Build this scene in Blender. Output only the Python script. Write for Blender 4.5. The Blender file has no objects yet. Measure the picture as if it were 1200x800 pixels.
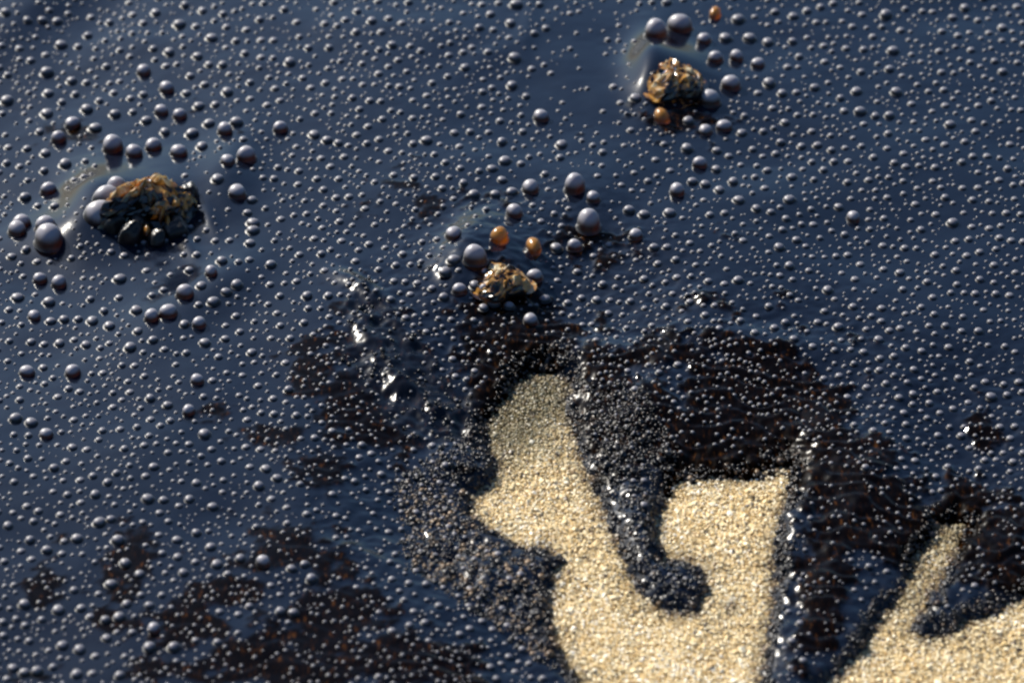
import bpy, math, random
import numpy as np

# ------------------------------------------------------------------ camera, sky, sun, exposure
R = math.radians
sc = bpy.context.scene
CAM_EL, CAM_D, LENS = R(34.0), 0.472, 100.0
cam = bpy.data.cameras.new('camera')
cam.lens = LENS; cam.sensor_width = 36.0
cam.clip_start = 0.01; cam.clip_end = 500.0
cam_ob = bpy.data.objects.new('camera', cam)
sc.collection.objects.link(cam_ob)
cam_ob.location = (0.0, -CAM_D * math.cos(CAM_EL), CAM_D * math.sin(CAM_EL))
cam_ob.rotation_euler = (R(90) - CAM_EL, 0, 0)
cam.dof.use_dof = True
cam.dof.focus_distance = 0.478
cam.dof.aperture_fstop = 32.0
sc.camera = cam_ob
SUN_EL, SUN_AZ = R(35.0), R(-42.0)          # azimuth from +Y, negative towards -X
world = bpy.data.worlds.new('World'); sc.world = world; world.use_nodes = True
nt = world.node_tree; nt.nodes.clear()
sky = nt.nodes.new('ShaderNodeTexSky'); sky.sky_type = 'NISHITA'; sky.sun_disc = False
sky.sun_elevation = SUN_EL; sky.sun_rotation = SUN_AZ
sky.air_density = 1.5; sky.dust_density = 1.8; sky.ozone_density = 10.0
bg = nt.nodes.new('ShaderNodeBackground'); bg.inputs['Strength'].default_value = 0.066
wo = nt.nodes.new('ShaderNodeOutputWorld')
nt.links.new(sky.outputs[0], bg.inputs['Color']); nt.links.new(bg.outputs[0], wo.inputs['Surface'])
sun = bpy.data.lights.new('sun', 'SUN'); sun.energy = 5.0; sun.angle = R(0.55); sun.color = (1.0, 0.93, 0.82)
sun_ob = bpy.data.objects.new('sun', sun); sc.collection.objects.link(sun_ob)
sun_ob.rotation_euler = (R(90) - SUN_EL, 0, R(180) - SUN_AZ)
sc.view_settings.view_transform = 'Standard'; sc.view_settings.look = 'None'
sc.view_settings.exposure = 0.75; sc.view_settings.gamma = 1.0; sc.view_settings.use_curve_mapping = False
sc.cycles.filter_width = 2.5
sc.cycles.transparent_max_bounces = 12

# ------------------------------------------------------------------ plan coordinates on the ground
RNG = np.random.default_rng(11)
CE, SE = math.cos(CAM_EL), math.sin(CAM_EL)
FPX = LENS / 36.0 * 1200.0
def plan_to_world(x, y, z=0.0):
    x = np.asarray(x, float); y = np.asarray(y, float)
    a = (x - 600) / FPX; b = (400 - y) / FPX
    dx, dy, dz = a, CE + b * SE, -SE + b * CE
    t = (z - CAM_D * SE) / dz
    return t * dx, -CAM_D * CE + t * dy
def world_to_plan(X, Y, z=0.0):
    ry = Y + CAM_D * CE; rz = z - CAM_D * SE
    f = ry * CE - rz * SE; u = ry * SE + rz * CE
    return 600 + FPX * X / f, 400 - FPX * u / f
def px_size(X, Y):                                   # metres that one plan unit measures across at that place
    return ((Y + CAM_D * CE) * CE + CAM_D * SE * SE) / FPX

# ------------------------------------------------------------------ noise
def _hash(ix, iy, seed):
    h = (ix.astype(np.int64) * 374761393 + iy.astype(np.int64) * 668265263 + seed * 2147483647) & 0xFFFFFFFF
    h = ((h ^ (h >> 13)) * 1274126177) & 0xFFFFFFFF
    h = h ^ (h >> 16)
    return (h & 0xFFFFFF).astype(np.float32) / float(0xFFFFFF) * 2 - 1
def vn(x, y, seed=0):
    x = np.asarray(x, np.float32); y = np.asarray(y, np.float32)
    ix = np.floor(x); iy = np.floor(y); fx = x - ix; fy = y - iy
    ix = ix.astype(np.int64); iy = iy.astype(np.int64)
    sx = fx * fx * fx * (fx * (fx * 6 - 15) + 10); sy = fy * fy * fy * (fy * (fy * 6 - 15) + 10)
    a, b = _hash(ix, iy, seed), _hash(ix + 1, iy, seed)
    c, d = _hash(ix, iy + 1, seed), _hash(ix + 1, iy + 1, seed)
    return a + (b - a) * sx + (c - a) * sy + (a - b - c + d) * sx * sy
def fbm(x, y, seed=0, octv=3):
    s = 0; a = 1; n = 0
    for k in range(octv):
        c, t = math.cos(0.7 * k + .3), math.sin(0.7 * k + .3)
        s = s + a * vn((x * c - y * t) * 2 ** k + 17.3 * k, (x * t + y * c) * 2 ** k - 9.1 * k, seed + k); n += a; a *= .5
    return s / n
def sstep(a, b, x):
    t = np.clip((x - a) / (b - a), 0, 1); return t * t * (3 - 2 * t)
def sd_poly(px, py, poly):                           # signed distance, positive inside
    px = np.asarray(px, np.float32); py = np.asarray(py, np.float32)
    d2 = np.full(px.shape, 1e12, np.float32); ins = np.zeros(px.shape, bool)
    n = len(poly)
    for i in range(n):
        ax, ay = poly[i]; bx, by = poly[(i + 1) % n]
        ex, ey = bx - ax, by - ay
        wx, wy = px - ax, py - ay
        t = np.clip((wx * ex + wy * ey) / (ex * ex + ey * ey + 1e-9), 0, 1)
        d2 = np.minimum(d2, (wx - ex * t) ** 2 + (wy - ey * t) ** 2)
        if ay != by:
            ins ^= ((ay > py) != (by > py)) & (px < (bx - ax) * (py - ay) / (by - ay) + ax)
    d = np.sqrt(d2)
    return np.where(ins, d, -d)

# ------------------------------------------------------------------ the layout: bare sand, dark zones, ridges
SAND_Z = -0.0052
def on_sand(poly):
    X, Y = plan_to_world([p[0] for p in poly], [p[1] for p in poly], SAND_Z + .0008)
    x, y = world_to_plan(X, Y); return list(zip(x, y))
SAND = [on_sand(p) for p in (
    [(612,440),(642,432),(664,446),(668,480),(676,520),(697,560),(710,600),(730,650),(752,688),(786,712),(814,714),(829,692),
     (822,662),(801,650),(778,656),(768,620),(776,580),(788,553),(830,552),(880,549),(926,543),(931,560),(916,600),(908,640),
     (905,700),(898,760),(889,800),(884,850),(900,900),(925,862),(958,805),(1000,770),(1030,730),(1050,700),(1072,655),(1098,618),
     (1122,606),(1136,616),(1124,640),(1106,670),(1086,705),(1068,735),(1084,744),(1115,740),(1140,726),(1170,711),(1200,696),
     (1290,650),(1380,640),(1500,600),(2600,560),(2600,2600),(-2600,2600),(-2600,1150),(200,1080),(500,990),(640,940),(690,880),
     (682,800),(664,776),(650,750),(642,720),(648,682),(656,652),(640,640),(612,640),(590,627),(566,617),(551,597),(553,576),
     (574,560),(582,540),(570,520),(569,490),(588,462)],)]
BROWN = [  # bubbly brown film; its dark reflections are painted into the colour
    [(520,350),(560,326),(640,345),(645,385),(700,372),(735,402),(700,440),(640,432),(560,440),(520,418)],
    [(680,420),(730,400),(790,440),(800,388),(870,400),(930,400),(1010,430),(1000,470),(1075,540),(1085,590),(1040,640),(1000,650),
     (990,720),(935,760),(925,640),(940,560),(900,545),(800,548),(700,530),(675,470)],
    [(1110,560),(1165,575),(1230,600),(1230,660),(1160,670),(1120,650)],
    [(390,335),(430,322),(490,370),(540,430),(585,455),(560,520),(470,540),(410,520),(380,400)],
]
SHADE_BLOTS = [(140,655,16,26),(165,630,10,8),(215,484,22,8),(330,508,26,12),(345,478,18,9),(395,440,16,26),(320,600,22,8),(290,655,46,13),(345,650,30,20),(400,628,26,9),(12,742,20,12),(40,785,32,8),(130,735,20,8),  # dark reflections and shade by the bubbles, painted as brown-black patches
         (225,730,44,34),(270,700,60,26),(330,770,110,44),(400,720,80,36),(470,765,80,40),(210,790,60,26),(340,650,70,34),(150,660,30,44),(420,470,60,60),(370,440,40,40),(385,540,34,24),(40,690,30,14),(70,640,20,10),(485,212,18,6),(505,240,12,9),(545,232,24,8),(430,238,12,6),(860,272,22,9),(832,350,14,5),(690,285,30,12),(790,150,36,8),
         (255,150,18,6),(85,158,14,7),(1160,490,12,18),(1020,395,20,8),(1130,560,34,24),(900,350,12,5),(575,355,40,22),(600,390,110,50),(740,410,90,30),(1060,590,80,60),(1150,600,90,50)]
ROUGH = [  # crumpled, torn skin
    [(396,325),(436,320),(490,378),(548,436),(560,500),(500,520),(450,480),(405,430)],
    [(480,590),(560,600),(600,640),(655,650),(645,720),(560,690),(500,660)],
    [(485,300),(520,310),(512,335),(485,330)],
]
CLEAR = [on_sand(p) for p in (
    [(588,462),(612,438),(645,430),(668,445),(668,478),(650,486),(638,520),(606,540),(578,536),(568,500)],
    [(1044,700),(1068,652),(1096,612),(1124,600),(1140,614),(1124,640),(1108,628),(1086,650),(1062,704)])]
# raised ground in the oil: x, y, reach along, reach across, angle, height in mm
HUMPS = [(162,236,92,52,-20,3.2),(106,250,38,54,20,2.6),(790,86,52,40,0,3.0),(760,84,26,50,0,2.5),(545,292,26,44,30,1.7),(575,304,84,56,-35,3.0),(600,330,44,36,0,1.4),(268,205,34,56,20,1.6),
         (212,362,90,34,-28,1.1),(258,330,56,26,-30,.7),(60,280,60,30,0,1.2),(10,10,130,60,-30,3.2),(690,235,40,40,0,1.0),(247,262,9,20,-30,.45),(219,288,9,22,-35,.5),(585,60,90,16,-30,.35),(30,30,90,22,-40,.5),(620,20,12,70,10,.3),
         (620,390,90,28,5,1.4),(740,398,70,14,10,.6),(900,395,110,16,8,1.1),(760,470,50,26,0,.8),(1000,520,70,40,35,.8),(935,590,18,70,12,1.0),(990,690,26,90,-25,.5),
         (470,440,26,14,20,1.3),(512,462,24,14,15,1.1),(420,335,34,10,25,1.2),(440,400,12,50,-35,.7),(570,650,34,24,20,.9),(520,600,30,44,0,.7),
         (820,345,16,5,45,.4),(280,745,60,20,25,.4),(330,720,60,16,-20,.3),(410,640,50,12,15,.5),(540,520,40,30,0,.6),(800,690,22,22,0,.7),(755,600,24,70,-15,.6)]

def drop(X, Y):                                         # the film slopes away towards the open side
    return .0085 * (1 - sstep(-.120, -.012, X)) * sstep(-.075, .06, Y)
def fields(X, Y):
    X = np.clip(X, -.26, .26); Yc = np.clip(Y, -.22, .6)
    x, y = world_to_plan(X, Yc, -drop(X, Yc))
    xm, ym = X * 1000, Yc * 1000
    n1 = fbm(xm / 9, ym / 9, 3, 3); n2 = fbm(xm / 1.6, ym / 1.6, 7, 3)
    s = sd_poly(x, y, SAND[0])
    d = -s + n1 * 6 + n2 * 9
    cl = np.full(x.shape, -1e3, np.float32)
    for p in CLEAR: cl = np.maximum(cl, sd_poly(x, y, p))
    clear = sstep(-6, 10, cl + n2 * 5); wet = sstep(-44, 24, cl + n1 * 10) * np.where(x < 800, 1 - sstep(475, 560, y), .75)
    br = np.full(x.shape, -1e3, np.float32)
    for p in BROWN: br = np.maximum(br, sd_poly(x, y, p))
    for (bx_, by_, ba, bb) in SHADE_BLOTS:
        br = np.maximum(br, (1 - np.sqrt(((x - bx_) / ba) ** 2 + ((y - by_) / bb) ** 2)) * min(ba, bb) * 1.5 - 4)
    brown = sstep(-9, 9, br - 6 + n1 * 32 + n2 * 30 + 34 * fbm(xm / 5.5, ym / 4.0, 91, 2))
    ro = np.full(x.shape, -1e3, np.float32)
    for p in ROUGH: ro = np.maximum(ro, sd_poly(x, y, p))
    rough = sstep(-10, 20, ro + n1 * 14 + n2 * 8)
    return dict(x=x, y=y, d=d, s=s, clear=clear, cl=cl, wet=wet, brown=brown, rough=rough, xm=xm, ym=ym, n1=n1, n2=n2)
def sand_height(F):
    return SAND_Z - .014 * sstep(40, 150, F['d']) + 1e-3 * (.45 * vn(F['xm'] / 16, F['ym'] / 16, 40) + .25 * vn(F['xm'] / 5, F['ym'] / 5, 41))
def oil_height(F):
    dm = F['d'] * .14
    base = np.where(dm > 0, 1.5 * (1 - np.exp(-np.maximum(dm, 0) / 1.3)) + 3.7 * sstep(0, 30, dm), -1.1 * (1 - np.exp(np.minimum(dm, 0) / .8)))
    h = base.astype(np.float64)
    xm, ym = F['xm'], F['ym']
    open_ = sstep(0, 40, F['d'])
    for (cx, cy, ra, rb, ang, hh) in HUMPS:
        c, t = math.cos(R(ang)), math.sin(R(ang))
        u = ((F['x'] - cx) * c + (F['y'] - cy) * t) / ra; v = (-(F['x'] - cx) * t + (F['y'] - cy) * c) / rb
        h = h + hh * np.exp(-(u * u + v * v) * 1.2) * sstep(-4, 16, F['d'])
    h = h + open_ * (.75 * fbm(xm / 26, ym / 24, 50, 2) + .06 * vn(xm / 6, ym / 6, 51) + .022 * vn(xm / 2.2, ym / 2.0, 52))
    h = h - 1e3 * sstep(10, 90, F['d']) * drop(xm * 1e-3, ym * 1e-3)
    # wrinkled skin sliding towards the bare sand: long gentle faces, short steep backs
    ph = ym / 4.2 + 1.1 * fbm(xm / 7, ym / 7, 55, 2) + xm * .05
    fr = ph - np.floor(ph); saw = np.where(fr < .78, fr / .78, (1 - fr) / .22)
    h = h + F['brown'] * sstep(4, 25, F['d']) * (.45 * saw + .12 * fbm(xm / 1.7, ym / 1.7, 58, 2)) * (.25 + .75 * sstep(420, 620, F['x']))
    rid = 1 - np.abs(fbm(xm / 3.4, ym / 4.6, 60, 3)) * 2.2
    h = h + F['rough'] * sstep(2, 20, F['d']) * (.35 + .65 * sstep(340, 420, F['x'])) * (.62 * rid + .08 * fbm(xm / 1.3, ym / 1.3, 64, 2) - .4)
    fringe = np.exp(-np.maximum(F['d'], 0) / 14)
    h = h + np.exp(-np.maximum(F['d'], 0) / 40) * sstep(0, 10, F['d']) * (1.1 * np.abs(fbm(xm / 3.0, ym / 3.4, 69, 3)) - .2)
    h = h + fringe * sstep(-2, 6, F['d']) * .32 * fbm(xm / 1.2, ym / 1.4, 66, 2)
    z = SAND_Z + 1e-3 * (.45 * vn(xm / 16, ym / 16, 40) + .25 * vn(xm / 5, ym / 5, 41)) * (1 - sstep(20, 120, F['d'])) + h * 1e-3
    return z

# ------------------------------------------------------------------ materials
def mat(name):
    m = bpy.data.materials.new(name); m.use_nodes = True
    t = m.node_tree; t.nodes.clear()
    out = t.nodes.new('ShaderNodeOutputMaterial')
    return m, t, out
def node(t, kind, **kw):
    n = t.nodes.new(kind)
    for k, v in kw.items():
        if k in n.inputs: n.inputs[k].default_value = v
        else: setattr(n, k, v)
    return n
def attr(t, name):
    return node(t, 'ShaderNodeAttribute', attribute_name=name)
def ramp(t, fac, stops):
    r = t.nodes.new('ShaderNodeValToRGB'); e = r.color_ramp.elements
    while len(e) < len(stops): e.new(.5)
    for el, (p, c) in zip(e, stops): el.position = p; el.color = (*c, 1)
    t.links.new(fac, r.inputs[0]); return r

def make_oil():
    m, t, out = mat('crude_oil'); L = t.links.new
    co = node(t, 'ShaderNodeTexCoord')
    nz = node(t, 'ShaderNodeTexNoise', Scale=1500.0, Detail=3.0); mp = node(t, 'ShaderNodeMapping'); mp.inputs['Scale'].default_value = (1.0, .35, 1.0); L(co.outputs['Object'], mp.inputs['Vector']); L(mp.outputs[0], nz.inputs['Vector'])
    nb = node(t, 'ShaderNodeTexNoise', Scale=2600.0, Detail=2.0); L(co.outputs['Object'], nb.inputs['Vector'])
    br = attr(t, 'brown')
    col = node(t, 'ShaderNodeMixRGB', Color1=(.0040, .0064, .0135, 1)); L(br.outputs['Fac'], col.inputs['Fac'])
    bc = ramp(t, nz.outputs['Fac'], [(.48, (.0018, .0009, .0005)), (.62, (.006, .0024, .0007)), (.74, (.050, .019, .004))])  # warm glints and streaky reflections painted in as amber noise
    L(bc.outputs[0], col.inputs['Color2'])
    ro = node(t, 'ShaderNodeMapRange'); L(br.outputs['Fac'], ro.inputs['Value'])
    ro.inputs['To Min'].default_value = .10; ro.inputs['To Max'].default_value = .13
    rc = node(t, 'ShaderNodeMath', operation='MULTIPLY_ADD'); L(attr(t, 'coarse').outputs['Fac'], rc.inputs[0]); rc.inputs[1].default_value = .30; L(ro.outputs[0], rc.inputs[2])
    sp = node(t, 'ShaderNodeMapRange'); L(br.outputs['Fac'], sp.inputs['Value'])
    sp.inputs['To Min'].default_value = .5; sp.inputs['To Max'].default_value = .12
    p = node(t, 'ShaderNodeBsdfPrincipled', IOR=1.44); L(col.outputs[0], p.inputs['Base Color']); L(rc.outputs[0], p.inputs['Roughness']); sq = node(t, 'ShaderNodeMath', operation='MULTIPLY_ADD'); L(attr(t, 'coarse').outputs['Fac'], sq.inputs[0]); sq.inputs[1].default_value = -.12; L(sp.outputs[0], sq.inputs[2]); L(sq.outputs[0], p.inputs['Specular IOR Level'])
    bm = node(t, 'ShaderNodeBump', Strength=.12, Distance=.0001); L(nb.outputs['Fac'], bm.inputs['Height'])
    L(bm.outputs[0], p.inputs['Normal'])
    L(p.outputs[0], out.inputs['Surface'])
    return m
def make_film(name, amber, see, dark, rough, haze_light_share=.35):
    """thin oily bubble skin: gloss over a see-through amber membrane"""
    m, t, out = mat(name); L = t.links.new
    info = node(t, 'ShaderNodeNewGeometry')
    tr = node(t, 'ShaderNodeBsdfTransparent', Color=(*see, 1))
    tl = node(t, 'ShaderNodeBsdfTranslucent', Color=(*amber, 1))
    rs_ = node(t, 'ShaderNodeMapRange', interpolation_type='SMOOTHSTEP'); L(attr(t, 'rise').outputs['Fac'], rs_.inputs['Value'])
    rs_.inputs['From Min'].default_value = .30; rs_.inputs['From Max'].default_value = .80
    dc = node(t, 'ShaderNodeMixRGB', Color1=(.005, .0052, .0085, 1), Color2=(*dark, 1)); L(rs_.outputs[0], dc.inputs['Fac'])  # highlight painted into the pale top, shade into the near-black foot
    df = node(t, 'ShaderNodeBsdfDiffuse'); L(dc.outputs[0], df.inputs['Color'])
    a = node(t, 'ShaderNodeMixShader', Fac=.45); L(tr.outputs[0], a.inputs[1]); L(tl.outputs[0], a.inputs[2])
    b = node(t, 'ShaderNodeMixShader', Fac=haze_light_share); L(a.outputs[0], b.inputs[1]); L(df.outputs[0], b.inputs[2])
    co = node(t, 'ShaderNodeTexCoord')
    nz = node(t, 'ShaderNodeTexNoise', Scale=420.0, Detail=2.0); L(co.outputs['Object'], nz.inputs['Vector'])
    rr = node(t, 'ShaderNodeMapRange'); L(nz.outputs['Fac'], rr.inputs['Value'])
    rr.inputs['To Min'].default_value = rough * .75; rr.inputs['To Max'].default_value = rough * 1.3
    gl = node(t, 'ShaderNodeBsdfGlossy', Color=(1, 1, 1, 1)); L(rr.outputs[0], gl.inputs['Roughness'])
    fr = node(t, 'ShaderNodeFresnel', IOR=1.42)
    c = node(t, 'ShaderNodeMixShader'); L(fr.outputs[0], c.inputs[0]); L(b.outputs[0], c.inputs[1]); L(gl.outputs[0], c.inputs[2])
    L(c.outputs[0], out.inputs['Surface'])
    return m
def make_sand(name, grains):
    m, t, out = mat(name); L = t.links.new
    if grains:
        tone = attr(t, 'tone').outputs['Fac']
    else:
        co = node(t, 'ShaderNodeTexCoord'); nz = node(t, 'ShaderNodeTexNoise', Scale=1400.0, Detail=3.0)
        L(co.outputs['Object'], nz.inputs['Vector']); tone = nz.outputs['Fac']
    r = ramp(t, tone, [(0, (.06, .045, .03)), (.06, (.13, .10, .065)), (.12, (.36, .23, .09)), (.3, (.64, .45, .19)), (.6, (.78, .63, .35)),
                       (.85, (.84, .73, .49)), (1, (.90, .85, .72))])
    st = node(t, 'ShaderNodeMixRGB', Color2=(.06, .028, .010, 1)); L(r.outputs[0], st.inputs['Color1']); L(attr(t, 'stain').outputs['Fac'], st.inputs['Fac'])
    wt = node(t, 'ShaderNodeMixRGB', blend_type='MULTIPLY', Color2=(.26, .26, .22, 1)); L(st.outputs[0], wt.inputs['Color1']); L(attr(t, 'wet').outputs['Fac'], wt.inputs['Fac']); st = wt
    p = node(t, 'ShaderNodeBsdfPrincipled', Roughness=.45 if grains else .9, IOR=1.45); L(st.outputs[0], p.inputs['Base Color'])
    L(p.outputs[0], out.inputs['Surface'])
    return m
def make_tar():
    m, t, out = mat('tarry_grain'); L = t.links.new
    r = ramp(t, attr(t, 'tone').outputs['Fac'], [(0, (.004, .004, .005)), (.72, (.010, .008, .008)), (.86, (.05, .028, .014)), (1, (.20, .13, .07))])
    p = node(t, 'ShaderNodeBsdfPrincipled', Roughness=.36, IOR=1.5); L(r.outputs[0], p.inputs['Base Color']); L(p.outputs[0], out.inputs['Surface'])
    return m
OIL = make_oil()
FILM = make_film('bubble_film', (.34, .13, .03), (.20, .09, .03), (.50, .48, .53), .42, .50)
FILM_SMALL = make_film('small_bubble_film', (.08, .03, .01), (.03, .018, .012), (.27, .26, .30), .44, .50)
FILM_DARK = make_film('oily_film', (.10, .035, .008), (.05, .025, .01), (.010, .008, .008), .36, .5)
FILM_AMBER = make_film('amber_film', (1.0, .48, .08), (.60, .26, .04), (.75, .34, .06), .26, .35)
def make_crust():
    m, t, out = mat('foam_crust'); L = t.links.new
    co = node(t, 'ShaderNodeTexCoord')
    nz = node(t, 'ShaderNodeTexNoise', Scale=900.0, Detail=2.5); L(co.outputs['Object'], nz.inputs['Vector'])
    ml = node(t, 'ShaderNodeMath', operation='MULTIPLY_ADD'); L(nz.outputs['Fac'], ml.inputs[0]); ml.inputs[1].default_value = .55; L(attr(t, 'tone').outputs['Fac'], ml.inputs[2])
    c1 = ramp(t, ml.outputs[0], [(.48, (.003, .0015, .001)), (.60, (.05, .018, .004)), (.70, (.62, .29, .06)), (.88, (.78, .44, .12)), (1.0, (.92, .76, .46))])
    tl = node(t, 'ShaderNodeBsdfTranslucent'); L(c1.outputs[0], tl.inputs['Color'])
    df = node(t, 'ShaderNodeBsdfDiffuse'); L(c1.outputs[0], df.inputs['Color'])
    a = node(t, 'ShaderNodeMixShader', Fac=.45); L(tl.outputs[0], a.inputs[1]); L(df.outputs[0], a.inputs[2])
    gl = node(t, 'ShaderNodeBsdfGlossy', Roughness=.15); fr = node(t, 'ShaderNodeFresnel', IOR=1.7)
    c = node(t, 'ShaderNodeMixShader'); L(fr.outputs[0], c.inputs[0]); L(a.outputs[0], c.inputs[1]); L(gl.outputs[0], c.inputs[2])
    L(c.outputs[0], out.inputs['Surface']); return m
CRUST = make_crust()
SANDM, GRAINM, TARM = make_sand('damp_sand', False), make_sand('sand_grain', True), make_tar()

# ------------------------------------------------------------------ mesh helpers
def mesh_obj(name, V, Fq, material, parent=None, smooth=True, attrs=None):
    me = bpy.data.meshes.new(name)
    V = np.asarray(V, np.float32); Fq = np.asarray(Fq, np.int32)
    k = Fq.shape[1]
    me.vertices.add(len(V)); me.vertices.foreach_set('co', V.ravel())
    me.loops.add(Fq.size); me.loops.foreach_set('vertex_index', Fq.ravel())
    me.polygons.add(len(Fq)); me.polygons.foreach_set('loop_start', np.arange(0, Fq.size, k, dtype=np.int32))
    me.polygons.foreach_set('use_smooth', np.full(len(Fq), smooth))
    me.update(calc_edges=True)
    for an, av in (attrs or {}).items():
        a = me.attributes.new(an, 'FLOAT', 'POINT'); a.data.foreach_set('value', np.asarray(av, np.float32))
    me.materials.append(material)
    o = bpy.data.objects.new(name, me); sc.collection.objects.link(o)
    if parent is not None: o.parent = parent
    return o
def tag(o, label, cat, group=None, kind=None):
    o['label'] = label; o['category'] = cat
    if group: o['group'] = group
    if kind: o['kind'] = kind
    return o
def axis(lo, hi, step, far):
    core = np.arange(lo, hi + step / 2, step)
    out = []; s = step * 2; p = hi
    while p < far: p += s; s *= 1.45; out.append(p)
    neg = []; s = step * 2; p = lo
    while p > -far: p -= s; s *= 1.45; neg.append(p)
    return np.concatenate([neg[::-1], core, out])
def grid(ax, ay):
    X, Y = np.meshgrid(ax, ay); n, k = len(ax), len(ay)
    i = np.arange(n * k).reshape(k, n)
    Q = np.stack([i[:-1, :-1], i[:-1, 1:], i[1:, 1:], i[1:, :-1]], -1).reshape(-1, 4)
    return X.ravel(), Y.ravel(), Q

# ------------------------------------------------------------------ sand and oil sheets
ax = axis(-.15, .15, .0015, 120); ay = axis(-.16, .20, .0015, 120)
X, Y, Q = grid(ax, ay); F = fields(X, Y)
stain_s = np.clip(np.exp(F['s'] * -.12 + .2) , 0, 1)
o = mesh_obj('sand', np.stack([X, Y, sand_height(F) - .00025], 1), Q, SANDM, attrs={'stain': np.where(F['s'] < 0, 1, stain_s * .8), 'wet': F['wet']})
tag(o, 'pale golden beach sand lying bare between the oil lobes', 'sand', kind='structure')

ax = axis(-.14, .14, .00042, 120); ay = axis(-.125, .19, .00042, 120)
X, Y, Q = grid(ax, ay); F = fields(X, Y)
Z = oil_height(F)
ok = F['d'] > -9
Q = Q[ok[Q].any(1)]
used = np.zeros(len(X), bool); used[Q.ravel()] = True
idx = np.cumsum(used) - 1
o = mesh_obj('oil_slick', np.stack([X, Y, Z], 1)[used], idx[Q], OIL, attrs={'brown': (F['brown'] * (1 - .6 * F['rough']))[used], 'coarse': np.clip(.45 * F['rough'] + np.exp(-np.maximum(F['d'] - 6, 0) / 16), 0, 1)[used]})
tag(o, 'glossy blue black crude oil film flooding over the beach sand', 'oil', kind='structure')

# ------------------------------------------------------------------ grains
def ico():
    g = (1 + 5 ** .5) / 2
    v = np.array([(-1,g,0),(1,g,0),(-1,-g,0),(1,-g,0),(0,-1,g),(0,1,g),(0,-1,-g),(0,1,-g),(g,0,-1),(g,0,1),(-g,0,-1),(-g,0,1)], float)
    v /= np.linalg.norm(v[0])
    f = np.array([(0,11,5),(0,5,1),(0,1,7),(0,7,10),(0,10,11),(1,5,9),(5,11,4),(11,10,2),(10,7,6),(7,1,8),(3,9,4),(3,4,2),(3,2,6),(3,6,8),(3,8,9),(4,9,5),(2,4,11),(6,2,10),(8,6,7),(9,8,1)])
    return v, f
def grain_cloud(P, rad, squash, seed):
    r = np.random.default_rng(seed); v, f = ico(); n = len(P)
    w = v[None] * (1 + r.uniform(-.25, .25, (n, 12, 1)))
    w = w * np.stack([r.uniform(.75, 1.25, n), r.uniform(.75, 1.25, n), np.full(n, squash) * r.uniform(.8, 1.2, n)], 1)[:, None]
    a = r.uniform(0, 6.283, n); b = r.uniform(-.6, .6, n)
    c, s, cb, sb = np.cos(a)[:, None], np.sin(a)[:, None], np.cos(b)[:, None], np.sin(b)[:, None]
    y1 = w[..., 1] * cb - w[..., 2] * sb; z1 = w[..., 1] * sb + w[..., 2] * cb
    x2 = w[..., 0] * c - y1 * s; y2 = w[..., 0] * s + y1 * c
    W = np.stack([x2, y2, z1], -1) * rad[:, None, None] + P[:, None]
    return W.reshape(-1, 3), (f[None] + (np.arange(n) * 12)[:, None, None]).reshape(-1, 3)
r = np.random.default_rng(5)
cell = .00037
gx, gy = np.meshgrid(np.arange(-.05, .125, cell), np.arange(-.125, .03, cell))
gx = gx.ravel() + r.uniform(-.48, .48, gx.size) * cell; gy = gy.ravel() + r.uniform(-.48, .48, gy.size) * cell
F = fields(gx, gy); keep = (F['d'] < 4) | (F['clear'] > .3); keep &= (F['x'] > 400) & (F['x'] < 1290) & (F['y'] < 900)
gx, gy = gx[keep], gy[keep]; F = {k: v[keep] for k, v in F.items()}
rad = np.clip(r.lognormal(math.log(.00020), .34, len(gx)), .00012, .00055)
P = np.stack([gx, gy, sand_height(F) + r.uniform(-.00010, .00012, len(gx)) - .00005], 1)
V, T = grain_cloud(P, rad, .6, 1)
tone = np.clip(r.beta(2.2, 1.6, len(gx)), 0, 1); tone[r.random(len(gx)) < .09] *= .15; tone = np.clip(tone + .16 * fbm(F['xm'] / 6, F['ym'] / 6, 81, 2), 0, 1)
st = np.exp(-np.maximum(F['s'] + F['n2'] * 9, 0) / 8.0)
spots = [(860, 655, 9), (805, 625, 7), (1075, 770, 8), (855, 782, 10), (1095, 755, 9), (690, 600, 5)]
sp = 0
for (cx, cy, rr) in spots: sp = np.maximum(sp, .6 * np.exp(-((F['x'] - cx) ** 2 + (F['y'] - cy - 26) ** 2) / rr ** 2))
stain = np.clip(np.maximum(st * r.uniform(.3, 1.1, len(gx)), sp), 0, .95)
o = mesh_obj('sand_grains', V, T, GRAINM, smooth=False, attrs={'tone': np.repeat(tone, 12), 'stain': np.repeat(stain, 12), 'wet': np.repeat(F['wet'], 12)})
tag(o, 'loose golden and white sand grains of the bare sand', 'sand', kind='stuff')

cell = .00042
gx, gy = np.meshgrid(np.arange(-.05, .125, cell), np.arange(-.125, .06, cell))
gx = gx.ravel() + r.uniform(-.5, .5, gx.size) * cell; gy = gy.ravel() + r.uniform(-.5, .5, gy.size) * cell
F = fields(gx, gy)
pr = .9 * sstep(-4, 2, F['d']) * (1 - sstep(5, 20, F['d'] + F['n1'] * 12)) + .12 * F['rough'] * sstep(0, 10, F['d']) * sstep(.0, .5, F['n2'] + .2)
fing = sd_poly(F['x'], F['y'], on_sand([(676,450),(760,470),(800,540),(785,570),(775,640),(820,650),(835,690),(815,720),(780,715),(740,680),(705,590)]))
pr = np.maximum(pr, .5 * sstep(-2, 8, fing) * sstep(-3, 2, F['d']))
left = sd_poly(F['x'], F['y'], [(455,540),(560,470),(585,560),(560,610),(660,660),(650,760),(600,720),(540,690),(480,650)])
pr = np.maximum(pr, .6 * sstep(-8, 14, left + F['n1'] * 16) * sstep(-3, 2, F['d']))
pr *= 1 - .8 * F['clear']
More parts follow.
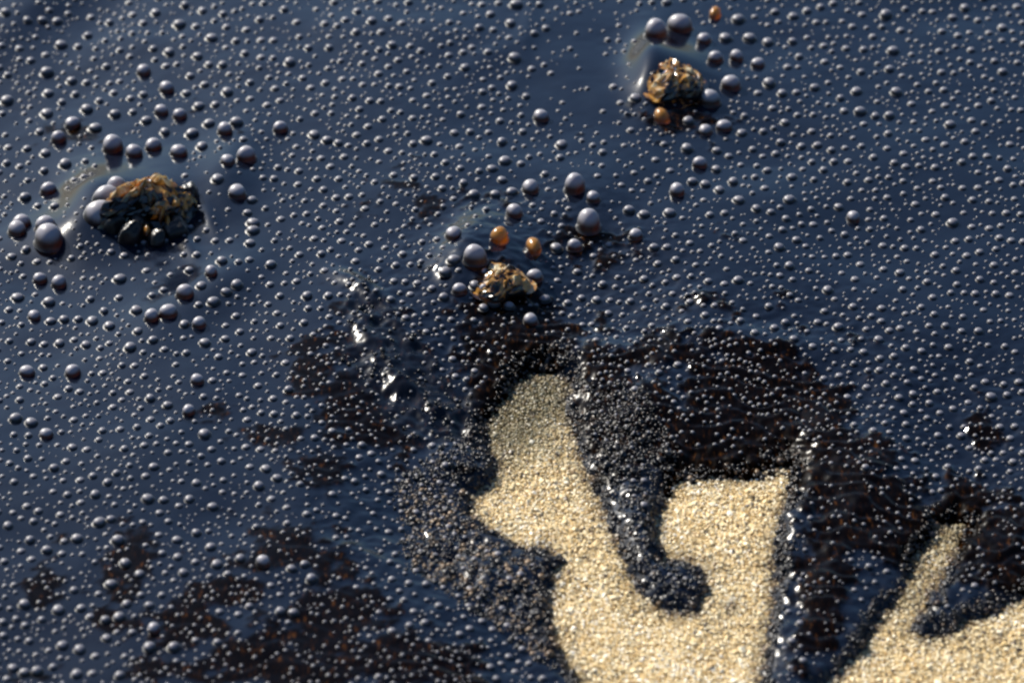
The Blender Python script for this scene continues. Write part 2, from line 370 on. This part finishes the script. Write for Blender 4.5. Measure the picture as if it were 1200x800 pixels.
keep = (r.random(len(gx)) < pr) & (F['x'] > 400) & (F['x'] < 1290) & (F['y'] < 900)
gx, gy = gx[keep], gy[keep]; F = {k: v[keep] for k, v in F.items()}
rad = np.clip(r.lognormal(math.log(.00023), .42, len(gx)), .00012, .00065)
P = np.stack([gx, gy, oil_height(F) + r.uniform(-.0001, .00016, len(gx))], 1)
V, T = grain_cloud(P, rad, .85, 2)
lf = sstep(-8, 14, sd_poly(F['x'], F['y'], [(455,560),(530,540),(585,600),(660,660),(650,770),(600,740),(540,690),(480,650)]))
tone = np.clip(r.random(len(gx)) * np.where(F['d'] < 5, 1.0, .88) + .5 * lf * r.random(len(gx)), 0, 1)
o = mesh_obj('oil_coated_grains', V, T, TARM, attrs={'tone': np.repeat(tone, 12)})
tag(o, 'black tarry sand grains clotted along the ragged oil margin', 'tar', kind='stuff')

# ------------------------------------------------------------------ bubbles
def lathe(nseg, prof):
    """prof: list of (r, z) from the outside in; the last one is the tip"""
    V = []; Fq = []
    for (rr, z) in prof[:-1]:
        for k in range(nseg):
            a = 2 * math.pi * k / nseg; V.append((rr * math.cos(a), rr * math.sin(a), z))
    tip = len(V); V.append((0, 0, prof[-1][1]))
    m = len(prof) - 1
    for i in range(m - 1):
        for k in range(nseg):
            a, b = i * nseg + k, i * nseg + (k + 1) % nseg
            Fq += [(a, b, b + nseg), (a, b + nseg, a + nseg)]
    for k in range(nseg): Fq.append(((m - 1) * nseg + k, (m - 1) * nseg + (k + 1) % nseg, tip))
    return np.array(V), np.array(Fq)
def dome_profile(h, rings, flare):
    """flare 0: a bare cap; more: a dome with a drawn-up foot of oil"""
    if not flare:
        p = [(1.0, -.1)]; z0 = 0
    else:
        z0 = .14
        p = [(1 + flare, -.06), (1 + flare * .45, .02 * h), (1 + flare * .08, .09 * h)]
    for k in range(1, rings + 1):
        a = math.pi / 2 * k / (rings + 1)
        p.append((math.cos(a) ** .92, (z0 + (1 - z0) * math.sin(a)) * h))
    p.append((0, h)); return p

VIEWS = [  # bubbles seen one by one: origin of a plan tile, then (x, y, width) at three times its size
 ((0,0), "20,40,35 95,65,30 148,65,32 200,70,35 215,155,42 275,160,28 165,250,45 108,210,30 160,188,28 310,122,30 252,282,35 170,325,38 505,245,50 585,305,52 632,82,42 548,42,35 712,35,32 745,130,40 595,180,38 695,195,35 735,225,30 783,225,32 785,45,28 670,265,30 650,15,30 720,295,30 800,320,40 655,325,32 505,330,30 700,370,38 757,365,30 632,400,48 567,385,48 515,420,38 405,398,38 305,380,42 165,395,45 255,430,55 205,480,50 140,460,30 160,535,38 230,570,45 335,445,45 395,505,80 470,528,58 538,505,58 628,528,58 675,465,45 735,430,40 790,450,55 832,425,45 710,510,40 580,460,35 155,597,30 170,658,55 88,688,40 132,715,28 192,718,32 160,785,70 75,775,65 865,540,65 800,560,50 765,625,45 833,670,65 885,700,35 870,745,30 25,350,45 985,445,50 1105,470,40 1150,490,35 1020,215,40 1190,500,30 855,485,28 890,780,45 218,355,28 467,390,28 350,350,28 95,520,30"),
 ((400,0), "108,70,35 52,110,30 15,65,28 180,155,32 525,48,32 485,95,30 535,102,26 495,12,28 615,12,45 595,78,35 610,200,45 435,235,32 378,190,28 460,162,26 600,297,38 530,305,26 320,288,26 280,175,26 375,265,26 702,405,55 775,505,42 565,495,35 575,562,45 650,335,28 670,238,28 300,490,40 398,465,30 530,590,35 665,655,62 820,645,78 885,690,50 600,672,42 608,740,58 870,775,90 485,598,26 465,680,40 430,640,30 540,680,35 565,630,34 958,300,28 1035,345,42 1105,110,85 1012,735,40 1065,750,38 1180,665,55 1155,745,42 1145,5,35 95,440,28 40,340,28 145,415,28 65,380,26 205,300,28"),
 ((800,0), "-10,85,88 195,65,45 75,135,50 150,130,45 235,130,45 300,145,40 115,200,50 190,195,48 265,220,48 305,288,45 170,290,65 95,345,75 350,325,35 145,440,55 80,455,50 20,420,40 208,465,36 360,428,32 15,518,42 60,570,50 118,592,34 120,527,32 35,635,36 130,665,36 80,645,36 178,635,36 198,700,40 375,698,42 260,730,32 385,620,34 298,597,30 418,512,30 475,508,32 345,498,30 455,458,28 715,48,44 740,175,40 728,240,34 752,320,40 612,318,40 625,388,42 568,388,30 678,405,30 728,403,34 942,435,38 1125,250,32 1125,95,34 992,25,34 950,60,30 1015,172,28 1078,112,26 390,55,34 325,40,30 438,36,32 387,143,30 530,10,30 600,760,48 548,725,32 580,637,28 950,780,40 720,690,26 1040,655,28 985,657,26 720,518,26 630,510,26 778,535,28 745,568,28 465,305,34"),
 ((0,267), "92,72,32 42,98,32 140,175,48 207,187,55 62,240,44 172,255,44 422,175,45 120,305,46 178,325,36 225,318,34 275,318,30 325,323,42 385,340,40 480,285,42 533,305,54 592,290,62 650,222,60 742,150,46 780,112,38 665,145,32 708,200,38 795,222,36 832,195,42 750,255,44 700,330,50 648,335,36 698,265,28 952,125,38 485,360,34 458,415,44 538,390,34 515,145,28 95,500,54 255,500,54 152,487,30 210,402,36 303,407,34 110,398,32 55,665,44 110,680,44 162,720,46 718,720,44 663,638,46 590,620,34 528,595,34 693,530,46 792,387,30 720,400,40 885,435,34 575,213,28 366,288,30 655,435,28 578,422,28 985,235,28 1080,235,36 1155,235,32 1015,565,32 880,50,36 890,5,44 950,195,28 362,505,28 260,670,28 360,708,28 255,768,32"),
 ((400,267), "395,20,60 470,105,85 395,110,45 365,155,45 415,215,50 470,205,40 360,240,35 680,165,55 665,320,55 715,240,40 755,65,45 820,60,50 1035,20,50 1100,65,34 1145,65,30 898,250,32 845,240,28 535,260,42 590,270,38 500,275,34"),
 ((800,267), "340,65,36 570,20,28 195,180,36 400,40,30 765,155,32 880,240,28 885,300,26 840,275,26 1040,360,32 1085,590,38 1065,535,28 810,580,30 1130,545,26 965,195,26 510,215,36 548,345,36 690,390,34 475,325,28 375,130,34 1010,465,26 1005,610,28"),
 ((0,533), "190,42,32 232,18,28 540,38,34 935,45,36 975,78,34 690,95,32 910,105,38 378,92,32 335,135,36 520,150,42 575,155,32 665,152,34 747,178,36 237,135,28 135,192,30 350,232,44 390,222,32 28,245,34 270,290,40 105,295,34 415,295,44 225,298,28 690,270,32 622,295,34 740,320,36 165,330,36 625,355,32 762,380,40 440,375,40 490,415,36 925,370,50 845,360,36 1070,380,32 1095,430,40 1025,395,32 645,410,34 390,450,40 260,470,30 85,520,40 205,540,44 285,535,34 525,525,32 445,520,34 418,565,42 540,605,46 370,575,34 220,665,40 280,680,42 375,640,34 525,670,44 610,670,42 985,545,34 1030,550,34 270,765,40 420,770,34 45,745,36 85,760,36 130,755,40 15,370,28"),
]
LIST = []
for (ox, oy), s in VIEWS:
    for tkn in s.split():
        a, b, c = map(float, tkn.split(',')); LIST.append((ox + a / 3, oy + b / 3, c / 3))
LIST += [(20, 267, 22), (57, 276, 36)]
LIST.sort(key=lambda b: -b[2])
def place(x, y, w, h=1.2):
    """foot of a bubble whose middle shows at plan (x, y)"""
    X, Y = plan_to_world(x, y); X, Y = float(X), float(Y)
    for _ in range(2):
        F = fields(np.array([X]), np.array([Y])); z = float(oil_height(F)[0])
        ww = w * float(px_size(X, Y))
        X, Y = plan_to_world(x, y, z + .42 * h * ww * .5); X, Y = float(X), float(Y)
    F = fields(np.array([X]), np.array([Y]))
    return X, Y, float(oil_height(F)[0]), ww * .5

ZONES = [  # a patch of the picture and how to find it
 ((0,0,210,110), 'in the top corner above the domed foam cluster'), ((210,0,400,110), 'along the top edge beyond the domed cluster'),
 ((0,110,100,230), 'at the edge beside the domed foam cluster'), ((100,110,225,230), 'around the upper rim of the domed cluster'),
 ((225,110,400,267), 'between the domed and wedge shaped clusters'), ((0,230,110,345), 'near the twin large bubbles'),
 ((110,230,225,420), 'on the bright ridge under the domed cluster'), ((225,267,400,420), 'past the end of the bright ridge'),
 ((0,345,110,520), 'in blue film halfway down the edge'), ((110,420,250,560), 'in the blue film below the bright ridge'),
 ((250,420,400,560), 'in the film beside the torn dark skin'), ((0,520,110,640), 'in the blue film above the bottom corner'),
 ((0,640,110,800), 'in the bottom corner of the oil'), ((110,560,225,800), 'around the small brown patch near the bottom'),
 ((225,560,470,800), 'over the large torn patch at the bottom'), ((400,0,530,150), 'along the top edge amid fine bubbles'),
 ((530,0,690,150), 'along the bright swell at the top edge'), ((400,150,560,260), 'in the field above the wedge shaped cluster'),
 ((560,150,700,260), 'in the row over the wedge shaped cluster'), ((400,260,565,440), 'on the near side of the wedge shaped cluster'),
 ((565,260,690,440), 'in the brown pool under the wedge cluster'), ((690,0,800,160), 'beside the mosaic foam cluster'),
 ((800,0,880,90), 'beyond the mosaic foam cluster'), ((800,90,880,170), 'under the outer flank of the mosaic cluster'),
 ((690,160,800,300), 'in smooth film below the mosaic foam cluster'), ((800,170,900,300), 'in the chain below the mosaic foam cluster'),
 ((880,0,1010,130), 'in the dim film near the top edge'), ((880,130,1010,267), 'in dim film level with the wedge cluster'),
 ((1010,0,1200,130), 'in the dim top corner'), ((1010,130,1200,267), 'in the dim film along the far edge'),
 ((690,300,960,480), 'just above the brown slope over the sand'), ((880,260,960,300), 'at the tail of the dim film'), ((960,267,1200,600), 'in dim film above the small sand notch'),
]
ORD = ['first', 'second', 'third', 'fourth', 'fifth', 'sixth', 'seventh', 'eighth', 'ninth', 'tenth', 'eleventh', 'twelfth', 'thirteenth', 'fourteenth', 'fifteenth', 'sixteenth']
SPECIAL = {(57,276): 'tall egg shaped bubble with amber underside, larger of the twin bubbles at the edge', (20,267): 'smaller grey twin beside the egg shaped amber bubble at the edge',
 (131.7,168.3): 'tall leaning oval bubble on the upper rim of the domed foam cluster', (690,258.3): 'large round bubble with dark underside, nearest below the tall oval bubble',
 (673.3,215): 'tall oval grey bubble standing alone above the wedge shaped cluster', (556.7,302): 'plump pale bubble pressed against the flank of the wedge shaped cluster',
 (768.3,36.7): 'round white bubble sitting on top of the mosaic foam cluster', (796.7,28.3): 'largest grey bubble just above the mosaic foam cluster',
 (831.7,115): 'large blue grey bubble beside the lower flank of the mosaic cluster', (856.7,96.7): 'upright oval bubble just beyond the large blue grey one by the mosaic cluster',
 (288.3,180): 'white topped bubble at the head of the short chain beside the domed cluster', (277.7,223.3): 'round bubble with dark front in the middle of the short chain beside the domed cluster',
 (197.3,363.7): 'brightest white bubble on the ridge under the domed cluster', (216.7,341): 'second bright bubble up the ridge under the domed cluster', (621.7,218.3): 'round grey bubble directly above the two amber bubbles',
 (531.7,273.7): 'grey bubble with dark base at the outer edge of the wedge cluster swell', (634,135):'lone oval bubble in the smooth film between two clusters'}
protos = {}
def bubble_mesh(kind, seg, h, rings, flare, material):
    if kind in protos: return protos[kind]
    V, T = lathe(seg, dome_profile(h, rings, flare))
    rr = np.random.default_rng(len(protos) + 90)
    ang = np.arctan2(V[:, 1], V[:, 0]); hh = V[:, 2] / h
    w = 1 + .06 * np.cos(2 * ang + rr.uniform(0, 6)) + .035 * np.cos(3 * ang + rr.uniform(0, 6))
    V = V * np.stack([w, w, np.ones(len(V))], 1)
    if material == FILM_DARK: V = V * (1 + .16 * np.sin(V[:, :1] * 4 + kind[1]) * np.cos(V[:, 1:2] * 5 - kind[1]) + rr.normal(0, .03, (len(V), 1)))
    V[:, 0] += hh ** 2 * rr.uniform(-.08, .08); V[:, 1] += hh ** 2 * rr.uniform(-.05, .1)
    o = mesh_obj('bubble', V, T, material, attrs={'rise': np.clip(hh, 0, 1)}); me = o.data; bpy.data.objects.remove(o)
    protos[kind] = (me, h); return protos[kind]

SINGLE = LIST[:300]
info = []
for i, (x, y, w) in enumerate(SINGLE):
    zi = next((k for k, (b, _) in enumerate(ZONES) if b[0] <= x < b[2] and b[1] <= y < b[3]), None)
    size = 'large' if w >= 17 else 'medium' if w >= 12.5 else 'small'
    info.append([i, zi, size, x])
labels = {}
for zi in range(len(ZONES)):
    for size in ('large', 'medium', 'small'):
        m = sorted([q for q in info if q[1] == zi and q[2] == size], key=lambda q: q[3])
        for k, q in enumerate(m):
            ph = ZONES[zi][1]
            labels[q[0]] = (f'the only {size} round bubble {ph}' if len(m) == 1 else f'{ORD[k]} {size} bubble from the left {ph}')
for i, (x, y, w) in enumerate(SINGLE):
    big = w > 15
    k = i % 5
    h = (1.2, 1.4, 1.1, 1.3, 1.25)[k] if big else (.88, 1.0, .8, .92, .84)[k]
    me, h = bubble_mesh(('b' if big else 's', k), 28 if big else 16, h, 9 if big else 6, .16 if big else .3, FILM if big else FILM_SMALL)
    bx, by, bz, br_ = place(x, y, w, h)
    o = bpy.data.objects.new('bubble', me); sc.collection.objects.link(o)
    o.location = (bx, by, bz); o.scale = (br_, br_, br_); o.rotation_euler = (0, 0, i * 2.4)
    if w > 24: o.scale = (br_ * .95, br_ * .95, br_ * 1.12)
    lab = next((v for kx, v in SPECIAL.items() if abs(kx[0] - x) < 1.5 and abs(kx[1] - y) < 1.5), None) or labels.get(i)
    tag(o, lab or 'stray bubble standing apart in the oil film', 'bubble', 'bubbles standing in the oil film')

# the countless small ones: one mass
def density(x, y, F):
    dn = np.ones(x.shape)
    for (cx, cy, rx, ry, a) in [(690,80,85,140,.95),(150,235,120,75,.95),(110,320,110,60,.6),(780,80,60,60,.8),(590,300,70,50,.75),(300,250,60,60,.5),(430,620,60,70,.75),(740,250,60,60,.5),(230,370,60,40,.4),(1000,690,40,60,.9),(350,740,50,20,.6)]:
        dn *= 1 - a * np.exp(-(((x - cx) / rx) ** 2 + ((y - cy) / ry) ** 2) * 1.1)
    dn *= sstep(14, 40, F['d']) * sstep(-240, -90, x) * (1 - sstep(1290, 1440, x)) * sstep(-180, -60, y)
    dn *= .55 + .55 * sstep(-.25, .3, fbm(F['xm'] / 9, F['ym'] / 14, 71, 2))
    return np.clip(dn * (1 - .8 * F['rough']), 0, 1)
rs = np.random.default_rng(23)
cand = 92000
cx = rs.uniform(-240, 1440, cand); cy = rs.uniform(-180, 960, cand)
cX, cY = plan_to_world(cx, cy); F = fields(cX, cY)
for _ in range(2):
    cX, cY = plan_to_world(cx, cy, oil_height(F)); F = fields(cX, cY)
dn = density(F['x'], F['y'], F)
sz = np.clip(rs.lognormal(math.log(4.2), .42, cand), 1.7, 9.5)
sz = np.where(F['brown'] > .5, np.clip(sz * .85, 2.4, 5.2), sz)
dn = np.where(F['brown'] > .5, dn * np.where((cx > 900) & (cy > 540), .28, .5), dn)
ordr = np.argsort(-sz); cells = {}
def clash(x, y, w, slack):
    i, j = int(x // 30), int(y // 30)
    for a in (i - 1, i, i + 1):
        for b in (j - 1, j, j + 1):
            for (qx, qy, qw) in cells.get((a, b), ()):
                if (qx - x) ** 2 + (qy - y) ** 2 < ((qw + w) * .5 * slack) ** 2: return True
    return False
def put(x, y, w): cells.setdefault((int(x // 30), int(y // 30)), []).append((x, y, w))
CLUSTERS = [(170, 236, 120), (790, 85, 60), (590, 318, 52), (584, 276, 24), (624, 287, 22), (776, 137, 20), (838, 16, 16)]
for (x, y, w) in LIST + CLUSTERS: put(x, y, w)
pick = []
for q in ordr:
    if rs.random() > dn[q]: continue
    tight = 1.3 if F['brown'][q] > .5 else 1.42
    if clash(cx[q], cy[q], sz[q], tight): continue
    put(cx[q], cy[q], sz[q]); pick.append(q)
pick = np.array(pick)
bx, by, bw = cX[pick], cY[pick], sz[pick] * px_size(cX[pick], cY[pick]) * .5
Fp = {k: v[pick] for k, v in F.items()}
extra = [place(*b) for b in LIST[300:]]
bz = oil_height(Fp)
bx = np.concatenate([bx, [e[0] for e in extra]]); by = np.concatenate([by, [e[1] for e in extra]])
bz = np.concatenate([bz, [e[2] for e in extra]]); bw = np.concatenate([bw, [e[3] for e in extra]])
VV, TT, RR, off = [], [], [], 0
for cls, (lo, hi, seg, rings) in enumerate([(0, 2.4e-4, 6, 1), (2.4e-4, 4.2e-4, 8, 2), (4.2e-4, 1, 11, 3)]):
    m = (bw >= lo) & (bw < hi)
    V, T = lathe(seg, dome_profile(1.0, rings, .3)); n = m.sum()
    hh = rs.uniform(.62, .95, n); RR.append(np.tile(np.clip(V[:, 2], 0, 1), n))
    W = V[None] * np.stack([bw[m], bw[m], bw[m] * hh], 1)[:, None] + np.stack([bx[m], by[m], bz[m]], 1)[:, None]
    VV.append(W.reshape(-1, 3)); TT.append((T[None] + (np.arange(n) * len(V))[:, None, None]).reshape(-1, 3) + off); off += n * len(V)
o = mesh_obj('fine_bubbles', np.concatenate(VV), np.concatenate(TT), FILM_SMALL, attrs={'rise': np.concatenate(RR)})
tag(o, 'countless pinhead bubbles sprinkled all over the oil film', 'bubbles', kind='stuff')

# ------------------------------------------------------------------ foam clusters
def blob(nlat, nlon, f):
    V = []; T = []
    for i in range(nlat + 1):
        th = math.pi / 2 * (1.12 - 1.12 * i / nlat)          # from just under the rim to the top, as polar angle from +Z
        for k in range(nlon):
            ph = 2 * math.pi * k / nlon; V.append(f(th, ph))
    for i in range(nlat):
        for k in range(nlon):
            a, b = i * nlon + k, i * nlon + (k + 1) % nlon
            T += [(a, b, b + nlon), (a, b + nlon, a + nlon)]
    return np.array(V), np.array(T)
def cluster(name, label, x, y, w, dep, hgt, ang, cells_, seed, members=None, ribs=11, tone0=.42):
    """a raft of burst and whole bubbles: one empty, a crust with open cells and single bubbles as its parts"""
    rr = np.random.default_rng(seed)
    X, Y, z, rad = place(x, y + 5, w, .2)
    e = bpy.data.objects.new(name, None); sc.collection.objects.link(e); e.location = (X, Y, z); e.empty_display_size = rad
    tag(e, label, 'foam', 'foam clusters in the oil film')
    A, B, H = rad, rad * dep, rad * hgt
    sites = []
    for _ in range(6000):
        if len(sites) >= cells_: break
        u, v = rr.uniform(-1, 1, 2)
        if u * u + v * v > .95: continue
        if all((u - a) ** 2 + (v - b) ** 2 > 2.0 / cells_ for a, b, _ in sites): sites.append((u, v, rr.random()))
    S = np.array(sites); depth = rr.uniform(.05, .3, len(S)); shade = rr.normal(0, .13, len(S))
    hw = []
    def f(th, ph):                                           # ribs fanning down from the crest, cells as pits between them
        s = math.sin(min(th, math.pi / 2)); u, v = s * math.cos(ph), s * math.sin(ph); c = math.cos(th)
        d = np.hypot(S[:, 0] - u, S[:, 1] - v); k = int(d.argmin()); ds = np.sort(d); wall = min((ds[1] - ds[0]) * math.sqrt(cells_) * 1.1, 1)
        rib = abs(math.sin(ribs * .5 * ph + 1.3 * math.sin(2 * ph + seed) + .9 * s)) ** .7
        q = 1 + .15 * math.sin(3 * ph + seed) + .09 * math.sin(5 * ph + 2 * seed) + .06 * rib * s
        g = .80 + .34 * math.sqrt(wall) * (.2 + depth[k] * 3.4) - .10 * (1 - rib) * s
        if th > math.pi / 2: q *= 1 + (th - math.pi / 2) * 1.2
        x_, y_ = u * A * q, v * B * q
        zz = (max(c, 0) ** .8) * H * g if c > 0 else -rad * .05
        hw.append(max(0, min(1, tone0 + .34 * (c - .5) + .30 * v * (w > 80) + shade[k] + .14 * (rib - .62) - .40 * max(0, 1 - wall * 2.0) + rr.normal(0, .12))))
        return (x_ * math.cos(ang) - y_ * math.sin(ang), x_ * math.sin(ang) + y_ * math.cos(ang), zz)
    V, T = blob(*((15, 52) if w > 80 else (11, 38)), f)
    V = V + rr.normal(0, 1, V.shape) * rad * (.026 if w > 80 else .036) * (V[:, 2:] > 0)
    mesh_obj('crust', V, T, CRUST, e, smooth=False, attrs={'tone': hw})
    def child(lx, ly, lz, br_, k, m, sq=(1, 1, 1.1), rot=(0, 0, 0)):
        me, h = bubble_mesh((m.name, k % 4), 20, 1.05 + .1 * (k % 3), 6, 0, m)
        o = bpy.data.objects.new('bubble', me); sc.collection.objects.link(o); o.parent = e
        o.location = (lx, ly, lz); o.scale = (br_ * sq[0], br_ * sq[1], br_ * sq[2]); o.rotation_euler = rot
    if members is None:
        for k, (u, v, t) in enumerate(sites):
            if t < .8: continue
            c = math.sqrt(max(0, 1 - u * u - v * v))
            br_ = rad * (.5 + .35 * t) / math.sqrt(cells_)
            x_, y_ = u * A * .95, v * B * .95
            child(x_ * math.cos(ang) - y_ * math.sin(ang), x_ * math.sin(ang) + y_ * math.cos(ang), c ** .8 * H * .88 - br_ * .3, br_, k,
                  (FILM, FILM_AMBER, FILM_DARK)[k % 3], (1, 1, 1), (-.7 * v + rr.uniform(-.2, .2), .7 * u + rr.uniform(-.2, .2), 0))
    else:
        for k, (mx, my, mw, mz, m, sx, sy, rz) in enumerate(members):
            zz = z + mz * 1e-3
            PX, PY = plan_to_world(mx, my, zz)
            br_ = mw * .5 * float(px_size(X, Y))
            child(float(PX) - X, float(PY) - Y, mz * 1e-3 - br_ * .6, br_, k, m, (sx, sy, 1.15), (rr.uniform(-.25, .25), rr.uniform(-.25, .25), R(rz)))
    return e
K, Am, Fi = FILM_DARK, FILM_AMBER, FILM
DOME = [(116,246,38,1.6,Fi,1,1.1,0),(124,230,34,2.0,Fi,1,1,10),(138,216,24,2.4,Fi,1,1,10),
        (146,248,26,1.6,K,.8,1.2,15),(186,236,22,2.6,K,.5,1.5,10),(206,232,24,2.2,K,.6,1.5,-15),(222,222,22,1.8,K,.9,1.1,-30),
        (160,260,24,1.0,K,.9,1.2,0),(190,248,17,2.4,Am,.35,1.8,-6),(210,250,22,1.0,K,.6,1.5,-20),(171,268,13,1.0,Am,.6,1.5,15),(184,276,22,.3,K,.9,1.1,0),(134,260,34,.5,K,1,.9,0),(154,272,30,.3,K,1.2,.8,20),(206,266,30,.4,K,1,1.1,-20),(196,258,14,1.4,Am,.5,1.6,10)]
cluster('foam_cluster', 'large domed foam cluster with amber crest and black cells', 174, 240, 108, .55, .74, R(16), 20, 4, DOME, 13, .47)
cluster('foam_cluster', 'round mosaic foam cluster of tiny amber and white cells', 790, 94, 62, 1.1, .60, 0, 30, 9, None, 11, .43)
cluster('foam_cluster', 'wedge shaped foam cluster with bright amber facets', 588, 326, 54, 1.15, .56, R(-30), 18, 13, None, 9, .45)
def amber_bubble(x, y, w, tall, rot, label):
    X, Y, z, rad = place(x, y, w, 1.2)
    me, h = bubble_mesh(('amber', round(tall * 10)), 28, 1.3, 9, .14, FILM_AMBER)
    o = bpy.data.objects.new('bubble', me); sc.collection.objects.link(o)
    o.location = (X, Y, z); o.scale = (rad * .85, rad * tall, rad); o.rotation_euler = (0, 0, rot)
    tag(o, label, 'bubble', 'bubbles standing in the oil film')
amber_bubble(585, 276, 24, 1.1, R(-35), 'orange tinted bubble directly above the wedge shaped cluster')
amber_bubble(625, 287, 20, 1.5, R(5), 'slender amber teardrop bubble beyond the wedge shaped cluster')
amber_bubble(775, 136, 20, 1.3, R(10), 'yellow amber bubble at the foot of the mosaic cluster')
amber_bubble(838, 15, 16, 1.4, R(-10), 'glowing orange bubble touching the top edge')
